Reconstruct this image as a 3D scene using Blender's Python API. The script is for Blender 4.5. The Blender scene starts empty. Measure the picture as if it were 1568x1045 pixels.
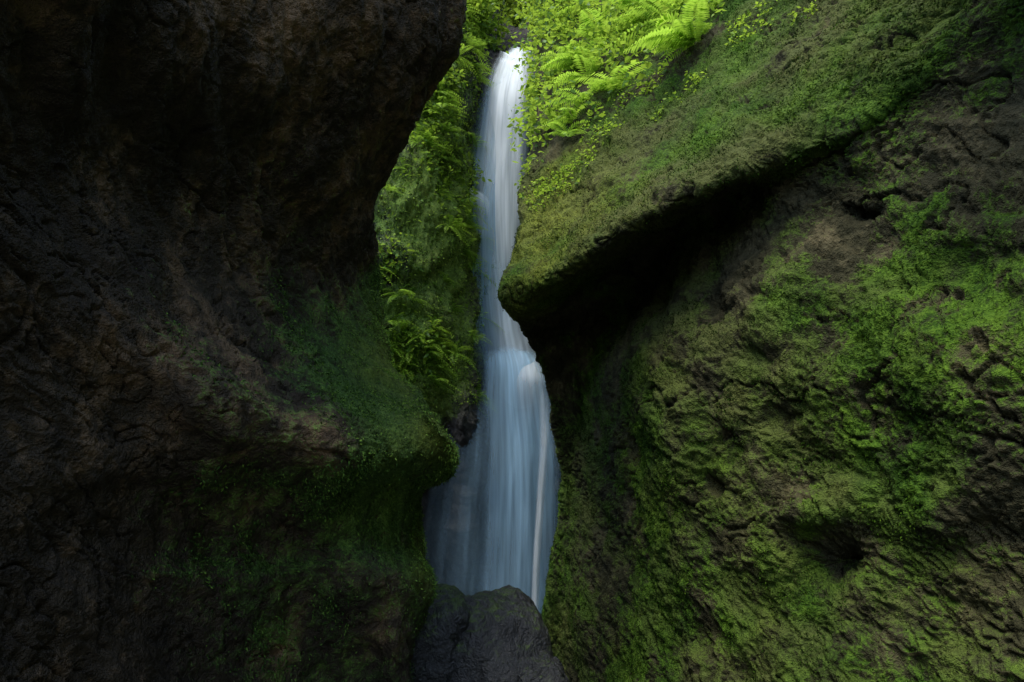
import bpy, math, numpy as np
from mathutils import Vector
rng=np.random.default_rng(7)
F=1045.0; PITCH=math.radians(17); CAM=np.array([0,0,1.6])
cp,sp=math.cos(PITCH),math.sin(PITCH)
FW=np.array([0,cp,sp]); UP=np.array([0,-sp,cp]); RT=np.array([1.0,0,0])
def W(u,v,d):
    return CAM+d*FW+RT*((u-784)/F*d)+UP*((522.5-v)/F*d)
# ---------- noise ----------
def _h(ix,iy,iz,s):
    h=(ix*374761393+iy*668265263+iz*2147483647+s*974634777)&0xFFFFFFFF
    h=((h^(h>>13))*1274126177)&0xFFFFFFFF
    h=((h^(h>>16))*2246822519)&0xFFFFFFFF
    return ((h^(h>>15))&0xFFFFFF)/float(0xFFFFFF)*2-1
def vnoise(P,s=0):
    P=P+1000.0
    i=np.floor(P).astype(np.int64); f=P-i; f=f*f*f*(f*(f*6-15)+10)
    r=0
    for a in (0,1):
        for b in (0,1):
            for c in (0,1):
                w=(f[...,0] if a else 1-f[...,0])*(f[...,1] if b else 1-f[...,1])*(f[...,2] if c else 1-f[...,2])
                r=r+w*_h(i[...,0]+a,i[...,1]+b,i[...,2]+c,s)
    return r
ROT=np.array([[0.8,0.36,-0.48],[-0.6,0.48,-0.64],[0,0.8,0.6]])
def fbm(P,o=4,s=0,g=0.5):
    r=0;a=1.0
    for k in range(o):
        r=r+a*vnoise(P,s+k*17); P=(P@ROT)*2.03+5.3; a*=g
    return r
def sstep(a,b,x):
    t=np.clip((x-a)/(b-a),0,1); return t*t*(3-2*t)
# ---------- spline ----------
def cr(G,n):
    G=np.asarray(G,float); m=G.shape[0]
    t=np.linspace(0,m-1,(m-1)*n+1); i=np.minimum(t.astype(int),m-2); f=(t-i).reshape(-1,*([1]*(G.ndim-1)))
    p0=G[np.maximum(i-1,0)];p1=G[i];p2=G[i+1];p3=G[np.minimum(i+2,m-1)]
    return 0.5*((2*p1)+(-p0+p2)*f+(2*p0-5*p1+4*p2-p3)*f*f+(-p0+3*p1-3*p2+p3)*f**3)
def dense(G,nr,nc):
    G=cr(G,nr); G=cr(np.swapaxes(G,0,1),nc); return np.swapaxes(G,0,1)
def normals(P):
    du=np.gradient(P,axis=0); dv=np.gradient(P,axis=1)
    n=np.cross(du,dv); return n/(np.linalg.norm(n,axis=-1,keepdims=True)+1e-9)
def orient(P,N,target):
    s=np.sign(((target-P)*N).sum(-1).mean()); return N*s
def link(o):
    bpy.context.scene.collection.objects.link(o); return o
def grid_mesh(name,P,mat,attrs={}):
    r,c=P.shape[:2]
    idx=np.arange(r*c).reshape(r,c)
    q=np.stack([idx[:-1,:-1],idx[1:,:-1],idx[1:,1:],idx[:-1,1:]],-1).reshape(-1,4)
    return raw_mesh(name,P.reshape(-1,3),q,mat,{k:a.reshape(-1) for k,a in attrs.items()},True)
def raw_mesh(name,V,Q,mat,attrs={},smooth=False):
    me=bpy.data.meshes.new(name)
    n=Q.shape[1]
    me.vertices.add(len(V)); me.vertices.foreach_set('co',np.asarray(V,np.float32).ravel())
    me.loops.add(Q.size); me.loops.foreach_set('vertex_index',Q.ravel().astype(np.int32))
    me.polygons.add(len(Q)); me.polygons.foreach_set('loop_start',np.arange(0,Q.size,n,dtype=np.int32))
    me.polygons.foreach_set('loop_total',np.full(len(Q),n,np.int32))
    me.polygons.foreach_set('use_smooth',np.full(len(Q),smooth))
    for k,a in attrs.items():
        at=me.attributes.new(k,'FLOAT','POINT'); at.data.foreach_set('value',np.asarray(a,np.float32))
    me.update(calc_edges=True)
    me.materials.append(mat)
    return link(bpy.data.objects.new(name,me))
# ---------- materials ----------
class NT:
    def __init__(s,name):
        s.m=bpy.data.materials.new(name); s.m.use_nodes=True; s.t=s.m.node_tree; s.t.nodes.clear()
        s.out=s.n('ShaderNodeOutputMaterial')
    def n(s,t,**k):
        x=s.t.nodes.new(t)
        return x
    def l(s,a,b): s.t.links.new(a,b)
    def noise(s,vec,scale,detail=6,rough=0.6,dist=0):
        x=s.n('ShaderNodeTexNoise'); x.inputs['Scale'].default_value=scale; x.inputs['Detail'].default_value=detail
        x.inputs['Roughness'].default_value=rough; x.inputs['Distortion'].default_value=dist
        s.l(vec,x.inputs['Vector']); return x.outputs['Fac']
    def ramp(s,fac,stops):
        x=s.n('ShaderNodeValToRGB'); e=x.color_ramp.elements
        while len(e)<len(stops): e.new(0.5)
        for i,(p,c) in enumerate(stops):
            e[i].position=p; e[i].color=(*c,1) if len(c)==3 else c
        s.l(fac,x.inputs[0]); return x.outputs[0]
    def math(s,op,a,b=None,clamp=False):
        x=s.n('ShaderNodeMath'); x.operation=op; x.use_clamp=clamp
        for i,y in enumerate((a,b)):
            if y is None: continue
            if isinstance(y,(int,float)): x.inputs[i].default_value=y
            else: s.l(y,x.inputs[i])
        return x.outputs[0]
    def mix(s,fac,a,b):
        x=s.n('ShaderNodeMix'); x.data_type='RGBA'
        if isinstance(fac,(int,float)): x.inputs[0].default_value=fac
        else: s.l(fac,x.inputs[0])
        for i,y in ((6,a),(7,b)):
            if isinstance(y,tuple): x.inputs[i].default_value=(*y,1)
            else: s.l(y,x.inputs[i])
        return x.outputs[2]
def cliff_mat(name,rock,moss,rough=0.85,bump=0.03,spec=0.3,streak=(1,1,1),olive=(0.09,0.10,0.03)):
    t=NT(name); tc=t.n('ShaderNodeTexCoord'); v=tc.outputs['Object']
    mp=t.n('ShaderNodeMapping'); mp.inputs['Scale'].default_value=streak; t.l(v,mp.inputs['Vector']); vs=mp.outputs[0]
    n1=t.noise(vs,1.8,4,0.6,0.0); n2=t.noise(v,9,4,0.7); n3=t.noise(v,50,2,0.7)
    at=t.n('ShaderNodeAttribute'); at.attribute_name='moss'
    rk=t.ramp(t.math('ADD',t.math('MULTIPLY',n1,0.6),t.math('MULTIPLY',n2,0.4)),rock)
    ms=t.ramp(t.math('ADD',t.math('MULTIPLY',n1,0.35),t.math('ADD',t.math('MULTIPLY',n3,0.4),t.math('MULTIPLY',n2,0.25))),moss)
    k=t.math('ADD',at.outputs['Fac'],t.math('MULTIPLY',t.math('SUBTRACT',n2,0.5),1.6))
    k=t.math('ADD',k,t.math('MULTIPLY',t.math('SUBTRACT',n3,0.5),0.9))
    k=t.math('MULTIPLY',t.math('SUBTRACT',k,0.35),2.2,True)
    ao=t.n('ShaderNodeAttribute'); ao.attribute_name='olive'
    ms=t.mix(ao.outputs['Fac'],ms,t.mix(n3,tuple(x*0.25 for x in olive),tuple(x*1.6 for x in olive)))
    col=t.mix(k,rk,ms)
    ad=t.n('ShaderNodeAttribute'); ad.attribute_name='yel'
    col=t.mix(t.math('MULTIPLY',ad.outputs['Fac'],0.75,True),col,t.ramp(t.math('ADD',t.math('MULTIPLY',n3,0.5),t.math('MULTIPLY',n2,0.5)),[(0.35,(0.03,0.04,0.006)),(0.65,(0.20,0.23,0.03))]))
    b=t.n('ShaderNodeBsdfPrincipled'); t.l(col,b.inputs['Base Color']); b.inputs['Roughness'].default_value=rough
    b.inputs['Specular IOR Level'].default_value=spec
    hgt=t.math('ADD',n2,t.math('MULTIPLY',n3,0.6))
    bp=t.n('ShaderNodeBump'); bp.inputs['Distance'].default_value=bump; bp.inputs['Strength'].default_value=1
    t.l(hgt,bp.inputs['Height']); t.l(bp.outputs[0],b.inputs['Normal']); t.l(b.outputs[0],t.out.inputs[0])
    return t.m
def leaf_mat(name,c0,c1,c2,trans=0.45):
    t=NT(name); at=t.n('ShaderNodeAttribute'); at.attribute_name='rnd'
    col=t.ramp(at.outputs['Fac'],[(0,c0),(0.55,c1),(1,c2)])
    if trans==0:
        d=t.n('ShaderNodeBsdfDiffuse'); t.l(col,d.inputs[0]); t.l(d.outputs[0],t.out.inputs[0]); return t.m
    d=t.n('ShaderNodeBsdfPrincipled'); t.l(col,d.inputs['Base Color']); d.inputs['Roughness'].default_value=0.5; d.inputs['Specular IOR Level'].default_value=0.25
    tr=t.n('ShaderNodeBsdfTranslucent'); t.l(t.mix(0.5,col,tuple(min(1,x*1.6) for x in c2)),tr.inputs[0])
    m=t.n('ShaderNodeMixShader'); m.inputs[0].default_value=trans; t.l(d.outputs[0],m.inputs[1]); t.l(tr.outputs[0],m.inputs[2])
    t.l(m.outputs[0],t.out.inputs[0]); return t.m
M_left=cliff_mat('dark_wet_rock',[(0.3,(0.018,0.014,0.010)),(0.5,(0.060,0.044,0.028)),(0.68,(0.28,0.17,0.09))],
   [(0.3,(0.014,0.028,0.008)),(0.5,(0.065,0.12,0.026)),(0.66,(0.21,0.34,0.06))],0.8,0.05,0.15,(1,1,0.5))
M_boul=cliff_mat('wet_boulder_rock',[(0.3,(0.010,0.010,0.010)),(0.5,(0.026,0.026,0.025)),(0.7,(0.07,0.066,0.06))],
   [(0.3,(0.008,0.016,0.003)),(0.5,(0.04,0.07,0.010)),(0.68,(0.13,0.20,0.03))],0.38,0.04,0.5)
M_right=cliff_mat('mossy_rock',[(0.3,(0.007,0.008,0.004)),(0.5,(0.036,0.034,0.017)),(0.7,(0.12,0.10,0.052))],
   [(0.32,(0.004,0.012,0.001)),(0.46,(0.022,0.055,0.005)),(0.62,(0.085,0.160,0.014))],0.9,0.045,0.1,(1,1,1),(0.066,0.076,0.022))
M_back=cliff_mat('fall_rock',[(0.3,(0.012,0.012,0.012)),(0.5,(0.04,0.037,0.032)),(0.7,(0.10,0.09,0.08))],
   [(0.3,(0.05,0.10,0.018)),(0.5,(0.15,0.24,0.038)),(0.7,(0.32,0.40,0.07))],0.8,0.06,0.3)
M_floor=cliff_mat('gravel',[(0.3,(0.03,0.03,0.028)),(0.5,(0.09,0.085,0.075)),(0.7,(0.2,0.19,0.17))],
   [(0.3,(0.012,0.03,0.004)),(0.7,(0.05,0.1,0.01))],0.6,0.03,0.4)
M_fern=leaf_mat('fern_leaf',(0.03,0.08,0.010),(0.12,0.24,0.020),(0.32,0.48,0.045),0.5)
M_leaf=leaf_mat('green_leaf',(0.010,0.035,0.005),(0.08,0.17,0.016),(0.36,0.50,0.045),0.45)
M_moss=leaf_mat('moss_leaf',(0.005,0.015,0.002),(0.028,0.062,0.006),(0.11,0.185,0.018),0)
M_mossd=leaf_mat('dark_moss_leaf',(0.016,0.032,0.008),(0.07,0.14,0.028),(0.22,0.34,0.05),0)
M_mossb=leaf_mat('lightened_moss_leaf',(0.03,0.06,0.010),(0.12,0.21,0.03),(0.30,0.40,0.06),0)  # paler moss copy for the shadowed back wall, brightness put into the colour
# ---------- cracks / displacement ----------
def rockdisp(P,N,big=0.16,mid=0.05,fine=0.012,crack=0.04,stretch=np.eye(3),s=0,saw=0.8):
    Q=P@stretch
    d=big*fbm(P*0.8,3,s)+mid*fbm(Q*2.6,4,s+5)+fine*fbm(Q*14,3,s+9)
    w=Q*1.3+0.35*np.stack([fbm(P*2,3,s+31),fbm(P*2,3,s+32),fbm(P*2,3,s+33)],-1)
    c=np.abs(fbm(w,2,s+40)); k1=(1-sstep(0.0,0.05,c))*sstep(-0.2,0.3,fbm(P*1.1,2,s+44))
    c2=np.abs(fbm(w*2.7+7,2,s+47)); k2=(1-sstep(0.0,0.07,c2))*sstep(-0.2,0.3,fbm(P*1.7,2,s+48))
    d-=crack*k1+crack*0.6*k2
    tq=fbm(Q*2.4+0.2*fbm(P*6,2,s+50)[...,None],3,s+51)*4
    fl=np.floor(tq); fr=tq-fl; d+=mid*saw*(fr*0.7-sstep(0.82,1.0,fr)*0.7)
    return P+N*d[...,None], np.clip(k1+0.7*k2,0,1)
def dent(P,N,U,V,u,v,r,depth,ar=1.0):
    q=((U-u)/r)**2+((V-v)/(r*ar))**2
    return P-N*(depth*np.exp(-q*1.5))[...,None]
# ---------- LEFT CLIFF ----------
SIL=[(-70,702),(0,704),(70,690),(130,660),(200,618),(270,582),(312,566),(370,572),(430,576),(490,588),(550,603),(600,636),(645,668),(690,694),(722,686),(755,652),(830,642),(885,664),(960,640),(1045,630),(1200,640),(1400,660)]
fu=[-0.55,-0.2,0.06,0.3,0.52,0.72,0.88,0.965,1.0,0.93,0.6,0.1]
def left_d(v,k):
    base=[2.0,2.5,3.0,3.6,4.3,5.0,5.6,5.95,6.3,7.3,9.5,13.5][k]
    b=0
    if k<=8:
        b+=-0.8*math.exp(-((v+80)/260)**2)*(0.4+0.6*k/8)
        b+=0.95*math.exp(-((v-440)/120)**2)*(k/8)**2
        b+=-1.0*math.exp(-((v-665)/55)**2)*(k/8)**4
        b+=1.15*math.exp(-((v-800)/55)**2)*(k/8)**3
    kr=2.2+ (v-300)/700*5.0
    b+=-0.65*math.exp(-((k-kr)/1.2)**2)*float(sstep(250,600,np.array(v)))
    return base+b
rows=[]
for v,su in SIL:
    r=[]
    for k,f in enumerate(fu):
        u=su*f if k<9 else su-(692-60)*(1-f)*1.0
        d=left_d(v,k); p=W(u,v,d)
        if k==10: p[2]=min(p[2],4.4)
        if k==11: p[2]=min(p[2],3.0)
        r.append([*p,u,v])
    z=r[0][2]; r=[[-2.7,-7,z,-5000,v],[-2.9,-2,z,-3000,v]]+r
    rows.append(r)
G=np.array(rows)
t1=G[0].copy(); t1[:,2]+=0.25; t1[:6,2]=np.maximum(t1[:6,2],5.3); t1[:,0]-=0.45; t1[:,4]=-300
t1[-2,2]=4.6; t1[-1,2]=3.2
t2=t1.copy(); t2[:,2]+=0.15; t2[:,0]-=1.2; t2[:,4]=-500
t3=t2.copy(); t3[:,0]-=14
bt=G[-1].copy(); bt[:,2]=-1.0
G=np.concatenate([[t3,t2,t1],G,[bt]])
D=dense(G,24,44); P=D[...,:3]; U=D[...,3]; V=D[...,4]
N=orient(P,normals(P),np.array([1.0,3,2.5]))
ang=math.radians(-35)
ST=np.array([[1,0,0],[0,math.cos(ang),-math.sin(ang)],[0,math.sin(ang),math.cos(ang)]])@np.diag([1,0.5,1.5])
PL,cL=rockdisp(P,N,0.05,0.055,0.012,0.05,ST,3,0.5)
NL=orient(PL,normals(PL),np.array([1.0,3,2.5])); UL,VL=U,V
mossL=0.12+0.30*sstep(350,900,VL)*sstep(150,420,UL)+0.6*sstep(430,600,UL)*sstep(330,480,VL)*sstep(900,740,VL)+0.3*fbm(PL*1.2,3,70)+0.3*np.clip(NL[...,2],0,1)-0.35*sstep(300,0,UL)-0.4*cL
yL=sstep(500,640,UL)*sstep(400,500,VL)*sstep(725,685,VL)*(0.8+0.8*fbm(PL*2.5,2,71))+0.8*np.exp(-((UL-645)/22)**2)*sstep(780,840,VL)*sstep(930,880,VL)  # moss tint brightened along bulge edges to paint in the light missing there
grid_mesh('dark_rock_cliff',PL,M_left,{'moss':mossL,'yel':np.clip(yL,0,1),'olive':0*mossL})
# ---------- RIGHT CLIFF (slab, lip, undercut, lower wall) ----------
cols=[
 [(1000,-150,20),(980,50,17.5),(960,150,16.3),(950,250,15),(940,310,14.5),(930,390,14),(930,450,13.6),(930,505,13.7),(930,570,13.9),(940,640,14),(950,700,14),(950,760,14),(950,850,14),(940,950,13.8),(940,1045,13.6),(960,1200,13)],
 [(900,-150,16),(865,50,13.3),(860,150,12),(850,250,11),(845,310,10.4),(830,390,9.7),(815,455,9.2),(840,505,9.7),(870,570,10.1),(885,640,10.3),(895,700,10.5),(896,760,10.5),(888,850,10.5),(870,950,10.5),(880,1045,10.2),(900,1200,9.6)],
 [(850,-150,14.5),(830,50,12),(824,150,10.8),(810,250,9.8),(801,310,9.1),(787,390,8.4),(773,455,7.8),(800,505,8.3),(833,570,8.8),(847,640,9.1),(860,700,9.3),(862,760,9.3),(852,850,9.3),(838,950,9.2),(848,1045,9.0),(870,1200,8.4)],
 [(930,-150,13.5),(880,50,11),(865,150,9.9),(855,240,9.0),(848,300,8.4),(840,370,7.8),(828,437,7.3),(835,485,8.4),(850,560,9.0),(866,640,9.1),(876,700,9.1),(880,760,9.0),(872,850,8.9),(862,950,8.8),(872,1045,8.6),(890,1200,8.2)],
 [(990,-150,12.5),(945,30,10.4),(925,130,9.4),(910,215,8.6),(900,275,8.0),(892,340,7.4),(885,400,6.9),(890,440,8.4),(885,530,9.1),(890,630,9.0),(905,720,8.6),(912,790,8.3),(908,860,8.1),(900,950,7.9),(905,1045,7.7),(920,1200,7.4)],
 [(1060,-170,11),(1030,10,9.3),(1020,100,8.4),(1012,180,7.7),(1006,235,7.1),(1002,285,6.6),(998,332,6.2),(1002,375,7.8),(975,470,8.2),(945,560,7.7),(955,640,7.4),(968,730,7.2),(975,830,7.0),(968,930,6.8),(960,1045,6.6),(970,1200,6.4)],
 [(1150,-200,9.5),(1135,-20,8.2),(1125,60,7.5),(1118,130,6.9),(1112,185,6.4),(1108,235,6.0),(1100,282,5.75),(1100,318,6.6),(1075,400,6.7),(1045,500,6.35),(1040,610,6.1),(1050,720,6.0),(1055,830,5.9),(1055,940,5.8),(1050,1045,5.7),(1060,1200,5.4)],
 [(1220,-230,8.4),(1215,-60,7.4),(1212,20,6.8),(1208,90,6.3),(1205,145,5.9),(1202,195,5.6),(1200,242,5.4),(1195,275,5.75),(1180,350,5.8),(1160,470,5.5),(1155,600,5.3),(1160,720,5.25),(1165,830,5.2),(1170,940,5.1),(1170,1045,4.9),(1180,1200,4.6)],
 [(1320,-280,7.3),(1318,-120,6.6),(1318,-40,6.1),(1320,30,5.7),(1320,90,5.4),(1320,140,5.2),(1320,185,5.03),(1310,222,5.15),(1305,310,5.12),(1300,440,4.85),(1295,590,4.65),(1300,720,4.6),(1300,840,4.6),(1305,950,4.5),(1305,1045,4.3),(1315,1200,4.1)],
 [(1440,-350,6.4),(1440,-200,5.8),(1440,-120,5.4),(1442,-60,5.1),(1445,0,4.9),(1448,50,4.75),(1450,95,4.63),(1445,135,4.60),(1440,240,4.48),(1435,400,4.3),(1430,570,4.15),(1430,710,4.1),(1435,840,4.1),(1440,950,4.0),(1440,1045,3.9),(1450,1200,3.7)],
 [(1600,-400,5.6),(1600,-280,5.1),(1600,-200,4.7),(1600,-140,4.5),(1600,-80,4.3),(1600,-30,4.15),(1600,15,4.08),(1600,60,4.05),(1600,180,3.97),(1590,350,3.8),(1580,550,3.65),(1580,700,3.6),(1585,840,3.6),(1590,950,3.5),(1600,1045,3.4),(1610,1200,3.3)],
 [(1850,-450,4.6),(1850,-350,4.2),(1850,-280,3.9),(1850,-220,3.7),(1850,-160,3.5),(1850,-110,3.4),(1850,-60,3.3),(1850,0,3.4),(1850,150,3.3),(1850,330,3.1),(1850,540,3.0),(1850,700,2.95),(1850,840,2.95),(1850,950,2.9),(1850,1045,2.9),(1850,1200,2.8)],
]
G=np.array([[[*W(*c),c[0],c[1]] for c in col] for col in cols])
e1=G[-1].copy(); e1[:,0]=3.1+0.3*(G[-1][:,0]-3); e1[:,1]=-1.5; e1[:,3]=3000
e2=e1.copy(); e2[:,1]=-8; e2[:,3]=5000
G=np.concatenate([G,[e1,e2]]); G=np.swapaxes(G,0,1)
t1=G[0].copy(); t1[:,0]+=2.5; t1[:,1]+=1.5; t1[:,2]+=2.0; t1[:,4]=-500
t2=t1.copy(); t2[:,0]+=14; t2[:,2]+=3; t2[:,1]+=3
bt=G[-1].copy(); bt[:,2]=-1.0
G=np.concatenate([[t2,t1],G,[bt]])
NR,NC=38,52
D=dense(G,NR,NC); P=D[...,:3]; U=D[...,3]; V=D[...,4]
row=np.linspace(0,G.shape[0]-1,P.shape[0])[:,None]*np.ones((1,P.shape[1]))
tgt=np.array([-1.0,2,2.5])
N=orient(P,normals(P),tgt)
for (u,v,r,dp,ar) in [(1275,860,55,0.30,0.8),(1310,322,36,0.18,0.4),(1088,478,22,0.16,1.2),(1330,380,45,0.06,1.6),(1010,470,20,.08,2),(1500,400,70,0.06,0.8),(1190,640,40,0.08,0.5),(1120,690,30,.08,1.5)]:
    P=dent(P,N,U,V,u,v,r,dp,ar)
for (u,v,r,dp,ar) in [(1240,420,80,0.10,1.0),(1260,780,90,0.12,0.4),(1210,560,60,0.07,1.2),(1420,560,90,0.10,1.5),(1180,850,60,0.08,1.5),(1050,760,40,.08,2),(1460,780,80,.10,.8)]:
    P=dent(P,N,U,V,u,v,r,-dp,ar)
N=orient(P,normals(P),tgt)
ang=math.radians(30)
ST2=np.array([[1,0,0],[0,math.cos(ang),-math.sin(ang)],[0,math.sin(ang),math.cos(ang)]])@np.diag([1,0.7,1.4])
PR,cR=rockdisp(P,N,0.06,0.05,0.012,0.07,ST2,11,1.0)
NRm=orient(PR,normals(PR),tgt); UR,VR=U,V
slab=sstep(9.2,8.4,row)
low=sstep(10.2,11.5,row)
big=fbm(PR*0.9,3,80)
vegline=275-(UR-805)*0.66
veg=slab*sstep(vegline+20,vegline-30,VR)*sstep(1140,1080,UR)
mossR=0.84+0.38*big+0.48*fbm(PR*3,3,85)+0.35*np.clip(NRm[...,2]+0.1,-0.6,1)-0.95*cR
mossR+= -0.6*np.exp(-(((U-1300)/42)**2+((V-400)/80)**2))-0.6*np.exp(-(((U-1540)/60)**2+((V-780)/80)**2))-0.5*np.exp(-(((U-1200)/25)**2+((V-640)/40)**2))
mossR-=0.35*(1-slab)*(1-low)+0.55*veg
mossR+=0.1*slab
yel=(1-veg)*slab*sstep(150,300,V)*sstep(1050,800,U)*(0.7+0.7*fbm(PR*2.2,3,90))+0.22*np.clip(fbm(PR*1.5,3,95),0,1)*low
olv=np.clip(0.5+0.8*fbm(PR*0.7,3,101)+0.35*fbm(PR*4,2,102)-0.5*sstep(1250,1450,U)*sstep(250,500,V)+0.2*slab,0,0.95)
grid_mesh('mossy_rock_cliff',PR,M_right,{'moss':mossR,'yel':np.clip(yel,0,1),'olive':olv})
# ---------- BACK CLIFF ----------
bu=[150,350,480,570,630,680,712,738,760,790,820,850,880,930,1050,1300]
bd=[15,15,14.6,14.6,14.8,15.4,16.4,17.4,18.0,18.1,18.0,17.6,17,16,15,14]
bv=[-420,-150,0,60,100,180,300,430,560,640,720,830,930,1010,1100]
rows=[]
for v in bv:
    r=[]
    for u,d in zip(bu,bd):
        dd=d+ (0.9 if v<300 else 0)*(300-v)/300
        vv=v; uu=u
        gul=math.exp(-((u-785)/60)**2)
        if v<=60: dd+=gul*(100-v)/16.0; vv=v+gul*(60-v)*0.75
        if v<0: dd+=(-v)/60
        if v>=560: dd-=0.7*math.exp(-((u-790)/90)**2)
        if v>650 and u<740: dd+=min(1.5,(v-650)/60)*math.exp(-((u-670)/50)**2)
        if 600<v<900: dd-=1.3*math.exp(-((u-712)/14)**2)
        r.append([*W(uu,vv,dd),uu,vv])
    rows.append(r)
G=np.array(rows); bt=G[-1].copy(); bt[:,2]=-1; G=np.concatenate([G,[bt]])
D=dense(G,26,24); P=D[...,:3]; U=D[...,3]; V=D[...,4]
N=orient(P,normals(P),np.array([0,3,4.]))
PB,cB=rockdisp(P,N,0.2,0.14,0.04,0.10,np.diag([1,1,0.7]),23)
NB=orient(PB,normals(PB),np.array([0,3,4.])); UB,VB=U,V
mossB=0.6+0.35*fbm(PB*0.8,3,60)+0.45*np.exp(-((U-665)/60)**2)-1.0*np.exp(-((U-785)/55)**2)-1.3*sstep(600,690,V)-0.5*cB-0.6*np.exp(-((U-712)/25)**2)*sstep(540,620,V)
yB=np.exp(-((U-670)/45)**2)*(0.6+0.4*fbm(PB*1.3,3,61))*sstep(150,260,V)*sstep(660,590,V)  # yellow moss tint lightens this wall, painted in for light the left cliff blocks
grid_mesh('fern_covered_cliff',PB,M_back,{'moss':mossB,'yel':np.clip(yB,0,1),'olive':0*mossB})
# ---------- rock added out of view to shade the upper right cliff ----------
fe=np.array([W(1330,-330,3.2),W(1380,-180,3.1),W(1440,-70,3.1),W(1500,20,3.1),W(1560,90,3.1),W(1700,180,3.0),W(1950,260,2.9)])+np.array([0.15,0.35,1.35])
r0=fe+np.array([0.25,0.35,0.5]); r00=fe+np.array([1.2,0.5,1.3]); r1=fe+np.array([0.35,-0.3,0.0]); r2=fe+np.array([1.0,-0.9,0.1]); r3=r2+np.array([2.5,-1,0.2])
G=np.stack([r00+np.array([2,0,0.6]),r00,r0,fe,r1,r2,r3]); P=dense(G,26,26); N=normals(P); P,_=rockdisp(P,N,0.1,0.06,0.01,0.05,np.eye(3),41)
zz=np.zeros(P.shape[:2])
grid_mesh('added_shade_rock',P,M_left,{'moss':zz+0.3,'yel':zz,'olive':zz})
# ---------- FLOOR, STREAM ----------
x=np.concatenate([np.linspace(-120,-6,8),np.linspace(-5,5,120),np.linspace(6,120,8)]); y=np.concatenate([np.linspace(-100,-9,6),np.linspace(-8,20,200),np.linspace(22,220,8)])
X,Y=np.meshgrid(x,y); P=np.stack([X,Y,0*X],-1); P[...,2]=0.10*fbm(P*1.1,3,5)+0.05*fbm(P*5,3,6)-0.02
grid_mesh('canyon_floor',P,M_floor,{'moss':np.full(X.shape,0.0),'yel':0*X,'olive':0*X})
t=NT('stream_water'); b=t.n('ShaderNodeBsdfPrincipled'); b.inputs['Base Color'].default_value=(0.02,0.035,0.035,1); b.inputs['Roughness'].default_value=0.08
tc=t.n('ShaderNodeTexCoord'); nn=t.noise(tc.outputs['Object'],5,4); bp=t.n('ShaderNodeBump'); bp.inputs['Distance'].default_value=0.03; t.l(nn,bp.inputs['Height']); t.l(bp.outputs[0],b.inputs['Normal']); t.l(b.outputs[0],t.out.inputs[0])
X,Y=np.meshgrid(np.linspace(-3,3,20),np.linspace(-7,19,60)); P=np.stack([X,Y,0*X+0.02],-1)
grid_mesh('stream',P,t.m)
# ---------- BOULDERS ----------
def boulder(name,ctr,rad,mat,seed,moss,rz=0):
    n=200; th=np.linspace(0.001,math.pi-0.001,n)[:,None]; ph=np.linspace(0,2*math.pi,2*n)[None,:]
    S=np.stack([np.sin(th)*np.cos(ph),np.sin(th)*np.sin(ph),np.cos(th)*np.ones_like(ph)],-1)
    k=1+0.14*fbm(S*1.1,2,seed)+0.03*fbm(S*3,3,seed+3)
    P=np.sign(S)*np.abs(S)**0.85*k[...,None]*np.array(rad)
    c,s=math.cos(rz),math.sin(rz); P=P@np.array([[c,s,0],[-s,c,0],[0,0,1]])
    N=normals(P); N=N*np.sign((N*P).sum(-1).mean()); P,ck=rockdisp(P+ctr,N,0.0,0.022,0.007,0.02,np.eye(3),seed,0.8)
    N=normals(P); N=N*np.sign((N*(P-ctr)).sum(-1).mean())
    m=moss+0.25*fbm(P*2,3,seed)+0.9*np.clip(N[...,2]-0.3,-0.4,1)
    grid_mesh(name,P,mat,{'moss':m,'yel':0*m,'olive':0*m})
boulder('wet_boulder',W(738,1022,6.7),(0.60,0.8,0.76),M_boul,51,0.05,0.3)
boulder('wet_boulder',W(668,990,6.5),(0.44,0.6,0.52),M_boul,57,0.25,0.0)
boulder('wet_boulder',W(806,1075,6.2),(0.34,0.45,0.45),M_boul,63,-0.1,0.5)
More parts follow.
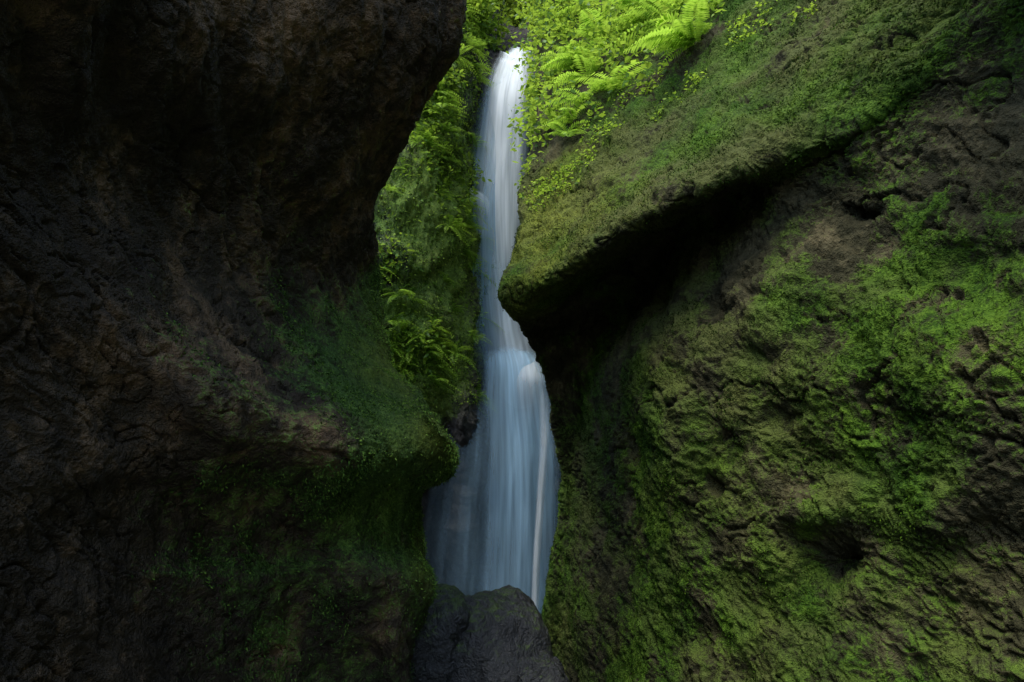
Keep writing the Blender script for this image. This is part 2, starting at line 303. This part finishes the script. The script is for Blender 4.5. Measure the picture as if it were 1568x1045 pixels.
# ---------- WATERFALL ----------
def water_mat(name,col,dens,seed,sx=9.0,contrast=2.0):
    t=NT(name); at=t.n('ShaderNodeAttribute'); at.attribute_name='cu'; av=t.n('ShaderNodeAttribute'); av.attribute_name='cv'; ae=t.n('ShaderNodeAttribute'); ae.attribute_name='edge'
    cb=t.n('ShaderNodeCombineXYZ'); t.l(at.outputs['Fac'],cb.inputs[0]); t.l(av.outputs['Fac'],cb.inputs[1]); cb.inputs[2].default_value=seed
    mp=t.n('ShaderNodeMapping'); mp.inputs['Scale'].default_value=(sx,0.22,1); t.l(cb.outputs[0],mp.inputs['Vector'])
    n=t.noise(mp.outputs[0],1.0,4,0.6,0.0)
    mp2=t.n('ShaderNodeMapping'); mp2.inputs['Scale'].default_value=(1.6,0.35,1); t.l(cb.outputs[0],mp2.inputs['Vector'])
    n2=t.noise(mp2.outputs[0],1.0,2,0.5,0.0)
    a=t.math('ADD',t.math('MULTIPLY',t.math('SUBTRACT',n,0.5),contrast),t.math('MULTIPLY',t.math('SUBTRACT',n2,0.5),contrast*0.8))
    a=t.math('MULTIPLY',t.math('ADD',a,dens),ae.outputs['Fac'],True)
    b=t.n('ShaderNodeBsdfDiffuse')
    c=t.mix(n,tuple(x*0.8 for x in col),col); t.l(c,b.inputs[0])
    tl=t.n('ShaderNodeBsdfTranslucent'); tl.inputs[0].default_value=(*col,1)
    m0=t.n('ShaderNodeMixShader'); m0.inputs[0].default_value=0.25; t.l(b.outputs[0],m0.inputs[1]); t.l(tl.outputs[0],m0.inputs[2])
    tr=t.n('ShaderNodeBsdfTransparent'); m=t.n('ShaderNodeMixShader'); t.l(a,m.inputs[0]); t.l(tr.outputs[0],m.inputs[1]); t.l(m0.outputs[0],m.inputs[2]); t.l(m.outputs[0],t.out.inputs[0])
    return t.m
wf=bpy.data.objects.new('waterfall',None); link(wf)
def curtain(name,prof,mat,bulge=0.3,pw=0.6,tb=(0.02,0.02)):
    A=cr(np.array(prof,float),24); ncol=90
    s=np.linspace(0,1,ncol)
    P=np.zeros((len(A),ncol,3)); cu=np.zeros(P.shape[:2]); cv=cu.copy()
    for i,(v,a,b,d,q) in enumerate(A):
        for j,x in enumerate(s):
            dd=d-bulge*math.sin(math.pi*x)
            P[i,j]=W(a+(b-a)*x,v+6*math.sin(x*9+a)*math.exp(-i/8),dd)
    acc=np.concatenate([[0],np.cumsum(np.linalg.norm(np.diff(P[:,ncol//2],axis=0),axis=1))]); cv[:]=acc[:,None]
    wmid=(A[:,2]-A[:,1])/60.0; cu=(s[None,:]-0.5)*np.sqrt(np.maximum(wmid,0.3)).mean()*1.4+0*P[...,0]
    tt=np.linspace(0,1,len(A))[:,None]
    ed=np.sin(math.pi*s)[None,:]**pw*sstep(0,tb[0],tt)*sstep(1,1-tb[1],tt)*A[:,4:5]
    P[...,1]+=0.05*fbm(np.stack([P[...,0]*3,P[...,2]*0.4,0*P[...,0]],-1),3,77)
    o=grid_mesh(name,P,mat,{'cu':cu,'cv':cv,'edge':ed}); o.parent=wf
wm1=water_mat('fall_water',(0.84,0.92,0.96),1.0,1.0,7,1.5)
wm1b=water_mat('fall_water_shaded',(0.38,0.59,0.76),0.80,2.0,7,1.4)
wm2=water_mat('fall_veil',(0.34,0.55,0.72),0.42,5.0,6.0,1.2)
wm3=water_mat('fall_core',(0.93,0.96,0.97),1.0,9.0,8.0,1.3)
curtain('main_stream',[(76,768,818,18.4,1),(105,752,822,18.1,1),(150,738,818,17.7,1),(200,730,814,17.5,1),(280,718,810,17.3,1),(360,716,808,17.2,.95),(430,728,808,17.1,.85),(500,736,816,17.0,.8),(560,740,832,16.9,.7),(640,736,842,16.8,.6)],wm1,0.35,0.9,(0.02,0.15))
curtain('upper_core',[(80,774,812,18.2,1),(105,760,816,17.85,1),(150,748,812,17.4,1),(220,742,806,17.2,1),(300,740,802,17.0,.9),(400,748,800,16.9,.7),(470,752,800,16.9,.4)],wm3,0.3,0.7,(0.02,0.3))
curtain('upper_veil',[(110,736,820,17.9,.4),(200,712,818,17.5,.7),(300,692,806,17.2,.8),(420,690,806,17.1,.8),(540,684,815,17.0,.6),(620,700,845,16.8,.4)],wm2,0.45,1.1,(0.1,0.2))
curtain('ledge_spill',[(286,708,716,17.0,.9),(300,710,745,16.95,1),(330,722,772,16.9,.7),(380,730,785,16.9,.4),(440,735,790,16.9,.2)],wm3,0.1,0.8,(0.05,0.5))
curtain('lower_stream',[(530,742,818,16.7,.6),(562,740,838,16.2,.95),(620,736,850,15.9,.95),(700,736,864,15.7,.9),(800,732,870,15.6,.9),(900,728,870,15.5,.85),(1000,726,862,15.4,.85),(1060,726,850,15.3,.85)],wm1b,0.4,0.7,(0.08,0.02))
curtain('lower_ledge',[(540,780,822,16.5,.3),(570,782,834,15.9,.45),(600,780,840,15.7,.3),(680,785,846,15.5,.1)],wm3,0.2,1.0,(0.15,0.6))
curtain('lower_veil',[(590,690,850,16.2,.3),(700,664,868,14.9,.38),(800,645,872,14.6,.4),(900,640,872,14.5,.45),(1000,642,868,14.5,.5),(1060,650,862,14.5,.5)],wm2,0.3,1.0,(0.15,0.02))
curtain('bright_jet',[(600,824,840,15.4,.1),(680,825,842,15.0,.4),(760,821,836,14.9,.75),(860,815,829,14.8,.85),(960,811,825,14.75,.9),(1050,809,823,14.7,.9)],wm3,0.08,1.3)
# ---------- VEGETATION ----------
def norm(a): return a/(np.linalg.norm(a,axis=-1,keepdims=True)+1e-9)
def quads(p,a,s,L,Wd,droop=0.15,tip=None):
    a=norm(a); s=norm(s-(s*a).sum(-1,keepdims=True)*a); n=np.cross(a,s)
    L=L[:,None]; Wd=Wd[:,None]
    dz=np.array([0,0,-1.0])
    v0=p; v1=p+a*L*0.45+s*Wd*0.5+n*Wd*0.12; v2=p+a*L+dz*L*droop; v3=p+a*L*0.45-s*Wd*0.5+n*Wd*0.12
    return np.stack([v0,v1,v2,v3],1)
def leafmesh(name,QV,rnd,mat):
    n=len(QV); raw_mesh(name,QV.reshape(-1,3),np.arange(4*n).reshape(n,4),mat,{'rnd':np.repeat(rnd,4)})
def pick(P,N,mask,n):
    w=mask.reshape(-1).astype(float)
    du=np.gradient(P,axis=0); dv=np.gradient(P,axis=1); ar=np.linalg.norm(np.cross(du,dv),axis=-1).reshape(-1)
    w=w*ar; w/=w.sum(); i=rng.choice(len(w),n,p=w)
    return P.reshape(-1,3)[i]+rng.normal(0,0.01,(n,3)),N.reshape(-1,3)[i],i
def ferns(pts,nrm,size,nf=9,npin=17,lo=0.5,hi=1.1,t0=0.0):
    out=[];rn=[]
    for p,n,sz in zip(pts,nrm,size):
        up=norm(n*0.7+np.array([0,0,0.8])); a0=rng.uniform(0,6.28); tone=rng.uniform(t0,0.65)
        t1=norm(np.cross(up,np.array([0.3,0.9,0.1]))); t2=np.cross(up,t1)
        for k in range(nf):
            a=a0+k*6.283/nf+rng.normal(0,0.25); out_d=t1*math.cos(a)+t2*math.sin(a)
            L=sz*rng.uniform(0.65,1.1); t=np.linspace(0.08,1,npin)[:,None]
            el=rng.uniform(lo,hi)
            c=p+out_d*L*(t*math.cos(el)+0.15*t**2)+up*L*(t*math.sin(el))+np.array([0,0,-1])*L*0.6*t**2.2
            tan=norm(np.gradient(c,axis=0)); side=norm(np.cross(tan,np.array([0,0,1.0])+0.3*out_d))
            prof=np.sin(math.pi*np.clip(t[:,0]*0.93+0.05,0,1))**0.7*L*0.21
            for sg in (-1,1):
                ax=norm(side*sg+tan*0.35+np.array([0,0,-0.15])+rng.normal(0,0.06,c.shape))
                out.append(quads(c,ax,tan,prof+0.005,np.full(npin,L*0.05)+0*prof,0.12)); rn.append(np.clip(tone+rng.uniform(0,0.35,npin)+0.1*t[:,0],0,1))
    return np.concatenate(out),np.concatenate(rn)
def leaves(p,n,L,per=4,spread=0.12,lift=0.1):
    m=len(p); out=[];rn=[]; tone=rng.uniform(0,0.65,m)
    st=p+n*np.abs(rng.normal(0,lift,(m,1)))+np.array([0,0,1])*np.abs(rng.normal(0,lift,(m,1)))
    for k in range(per):
        a=norm(rng.normal(0,1,(m,3))*np.array([1,1,0.45])+n*0.5); s=rng.normal(0,1,(m,3))*np.array([1,1,0.4])
        q=st+rng.normal(0,spread*0.35,(m,3)); LL=L*rng.uniform(0.5,1.35,m)
        out.append(quads(q,a,s,LL,LL*rng.uniform(0.5,0.75,m),0.2)); rn.append(np.clip(tone+rng.uniform(0,0.35,m),0,1))
    return np.concatenate(out),np.concatenate(rn)
edgeN=38*fbm(PR*1.6,2,99)
mk=(row<8.3)&(UR>812)&(UR<1115)&(VR>-170)&(VR<vegline+edgeN)
clN=fbm(PR*1.8,2,98); cl=sstep(-0.05,0.4,clN)
p,n,i=pick(PR,NRm,mk*(0.03+cl),4800)
q1,r1_=leaves(p,n,0.092,4,0.17,0.18)
leafmesh('leafy_undergrowth',q1,r1_,M_leaf)
mk2=mk&(VR<vegline+5)&(UR>850)
p,n,i=pick(PR,NRm,mk2*(0.1+sstep(0.1,-0.3,clN)),115); q,r=ferns(p,n,rng.uniform(0.36,0.7,115),t0=0.25); leafmesh('fern_bank',q,r,M_fern)
mk2=mk&(VR<130)&(UR>880)
p,n,i=pick(PR,NRm,mk2,38); q,r=ferns(p,n,rng.uniform(0.6,0.95,38),8,22,0.9,1.35,0.35); leafmesh('fern_bank',q,r,M_fern)
mk3=(row<8.6)&(UR>795)&(UR<1250)&(VR>vegline-20)&(VR<vegline+60)
p,n,i=pick(PR,NRm,mk3*sstep(0.1,0.5,fbm(PR*2,2,97)),900); q,r=leaves(p,n,0.045,3,0.06,0.03); leafmesh('creeping_leaves',q,r,M_leaf)
mk=(row>2.5)&(row<17)&(UR>770)&(UR<1640)&(VR>-60)&(VR<1100)
wgt=mk*sstep(0.5,1.2,mossR)*(0.08+0.92*sstep(-0.3,0.3,fbm(PR*4,2,96)))
p,n,i=pick(PR,NRm,wgt,130000); m=len(p)
a=n*0.3+rng.normal(0,0.55,(m,3))+np.array([0,0,-0.6]); L=rng.uniform(0.010,0.024,m)
q=quads(p,a,rng.normal(0,1,(m,3)),L,L*0.55,0.1); tone=np.clip(0.45+0.4*fbm(PR.reshape(-1,3)[i]*1.5,3,88)-0.35*olv.reshape(-1)[i]+rng.uniform(-0.25,0.3,m),0,1)
leafmesh('moss',q,tone,M_moss)
mk=(UL>60)&(UL<720)&(VL>250)&(VL<1100)
p,n,i=pick(PL,NL,mk*sstep(0.3,0.8,mossL)*(0.1+sstep(-0.2,0.4,fbm(PL*3,2,93))),80000); m=len(p)
a=n*0.55+rng.normal(0,0.5,(m,3))+np.array([0,0,-0.4]); L=rng.uniform(0.010,0.028,m)
q=quads(p,a,rng.normal(0,1,(m,3)),L,L*0.5,0.1); leafmesh('moss',q,np.clip(rng.uniform(0,0.8,m)+0.5*yL.reshape(-1)[i],0,1),M_mossd)
mk=(UB>540)&(UB<735)&(VB>-60)&(VB<620)
dn=mk*(0.05+sstep(0.0,0.5,fbm(PB*0.7,2,92)))*(0.2+sstep(690,620,UB))
p,n,i=pick(PB,NB,mk*(0.25+dn),130); q,r=ferns(p,n,rng.uniform(0.4,0.72,130),8,14,t0=0.3); leafmesh('fern_bank',q,r,M_fern)
p,n,i=pick(PB,NB,dn*(1.0+3*(VB<140)),3800); q,r=leaves(p,n,0.11,4,0.22,0.10); leafmesh('leafy_undergrowth',q,r,M_leaf)
p,n,i=pick(PB,NB,mk,40000); m=len(p); L=rng.uniform(0.03,0.06,m)
q=quads(p,n*0.6+rng.normal(0,0.5,(m,3))+np.array([0,0,-0.4]),rng.normal(0,1,(m,3)),L,L*0.6,0.1); leafmesh('moss',q,rng.uniform(0.0,1,m),M_mossb)
def bush(name,ctr,rad,nl,L):
    c=norm(rng.normal(0,1,(26,3)))*rng.uniform(0.35,1,(26,1))*rad+ctr
    k=rng.integers(0,26,nl); p=c[k]+norm(rng.normal(0,1,(nl,3)))*rng.uniform(0.2,1,(nl,1))**0.5*np.array(rad)*0.33
    q,r=leaves(p,norm(p-ctr),L,4,L*2,0.03)
    st=[]
    base=ctr-np.array([0,0,rad[2]*1.3])
    s=np.tile(base,(26,1))+rng.normal(0,0.1,(26,3))
    for w in (np.array([0.03,0,0]),np.array([0,0.03,0])):
        st.append(np.stack([s-w,s+w,c+w*0.3,c-w*0.3],1))
    st=np.concatenate(st)
    Q=np.concatenate([q,st]); R=np.concatenate([r,np.zeros(len(st))]); leafmesh(name,Q,R,M_leaf)
for (u,v,d,rr,n_) in [(715,35,19,1.1,800),(690,-40,20,1.6,800),(870,20,19,1.1,800),(900,-30,20,1.8,900),(860,-60,25,2.0,700),(740,-110,27,2.4,700),(960,-60,17,1.6,900),(640,60,17.5,1.0,600),(775,15,30,1.6,600),(800,30,26,0.9,400)]:
    bush('shrub',W(u,v,d),(rr,rr,rr*0.75),n_,0.16)
# ---------- LIGHT ----------
sd=Vector((-0.27,-0.38,0.88)).normalized()
sun=bpy.data.lights.new('sun','SUN'); sun.energy=4.8; sun.angle=math.radians(34); sun.color=(1.0,0.96,0.86)
so=link(bpy.data.objects.new('sun',sun)); so.rotation_euler=sd.to_track_quat('Z','Y').to_euler()
w=bpy.data.worlds.new('World'); bpy.context.scene.world=w; w.use_nodes=True; nt=w.node_tree
sk=nt.nodes.new('ShaderNodeTexSky'); sk.sky_type='NISHITA'; sk.sun_disc=False; sk.sun_elevation=math.asin(sd.z); sk.sun_rotation=math.atan2(sd.x,sd.y)
nt.links.new(sk.outputs[0],nt.nodes['Background'].inputs[0]); nt.nodes['Background'].inputs[1].default_value=0.45
# ---------- CAMERA ----------
c=bpy.data.cameras.new('camera'); c.lens=24; c.sensor_width=36; c.clip_end=600; co=link(bpy.data.objects.new('camera',c))
co.location=CAM; co.rotation_euler=(math.pi/2+PITCH,0,0); bpy.context.scene.camera=co
s=bpy.context.scene; s.view_settings.view_transform='Standard'; s.view_settings.look='None'; s.view_settings.exposure=0
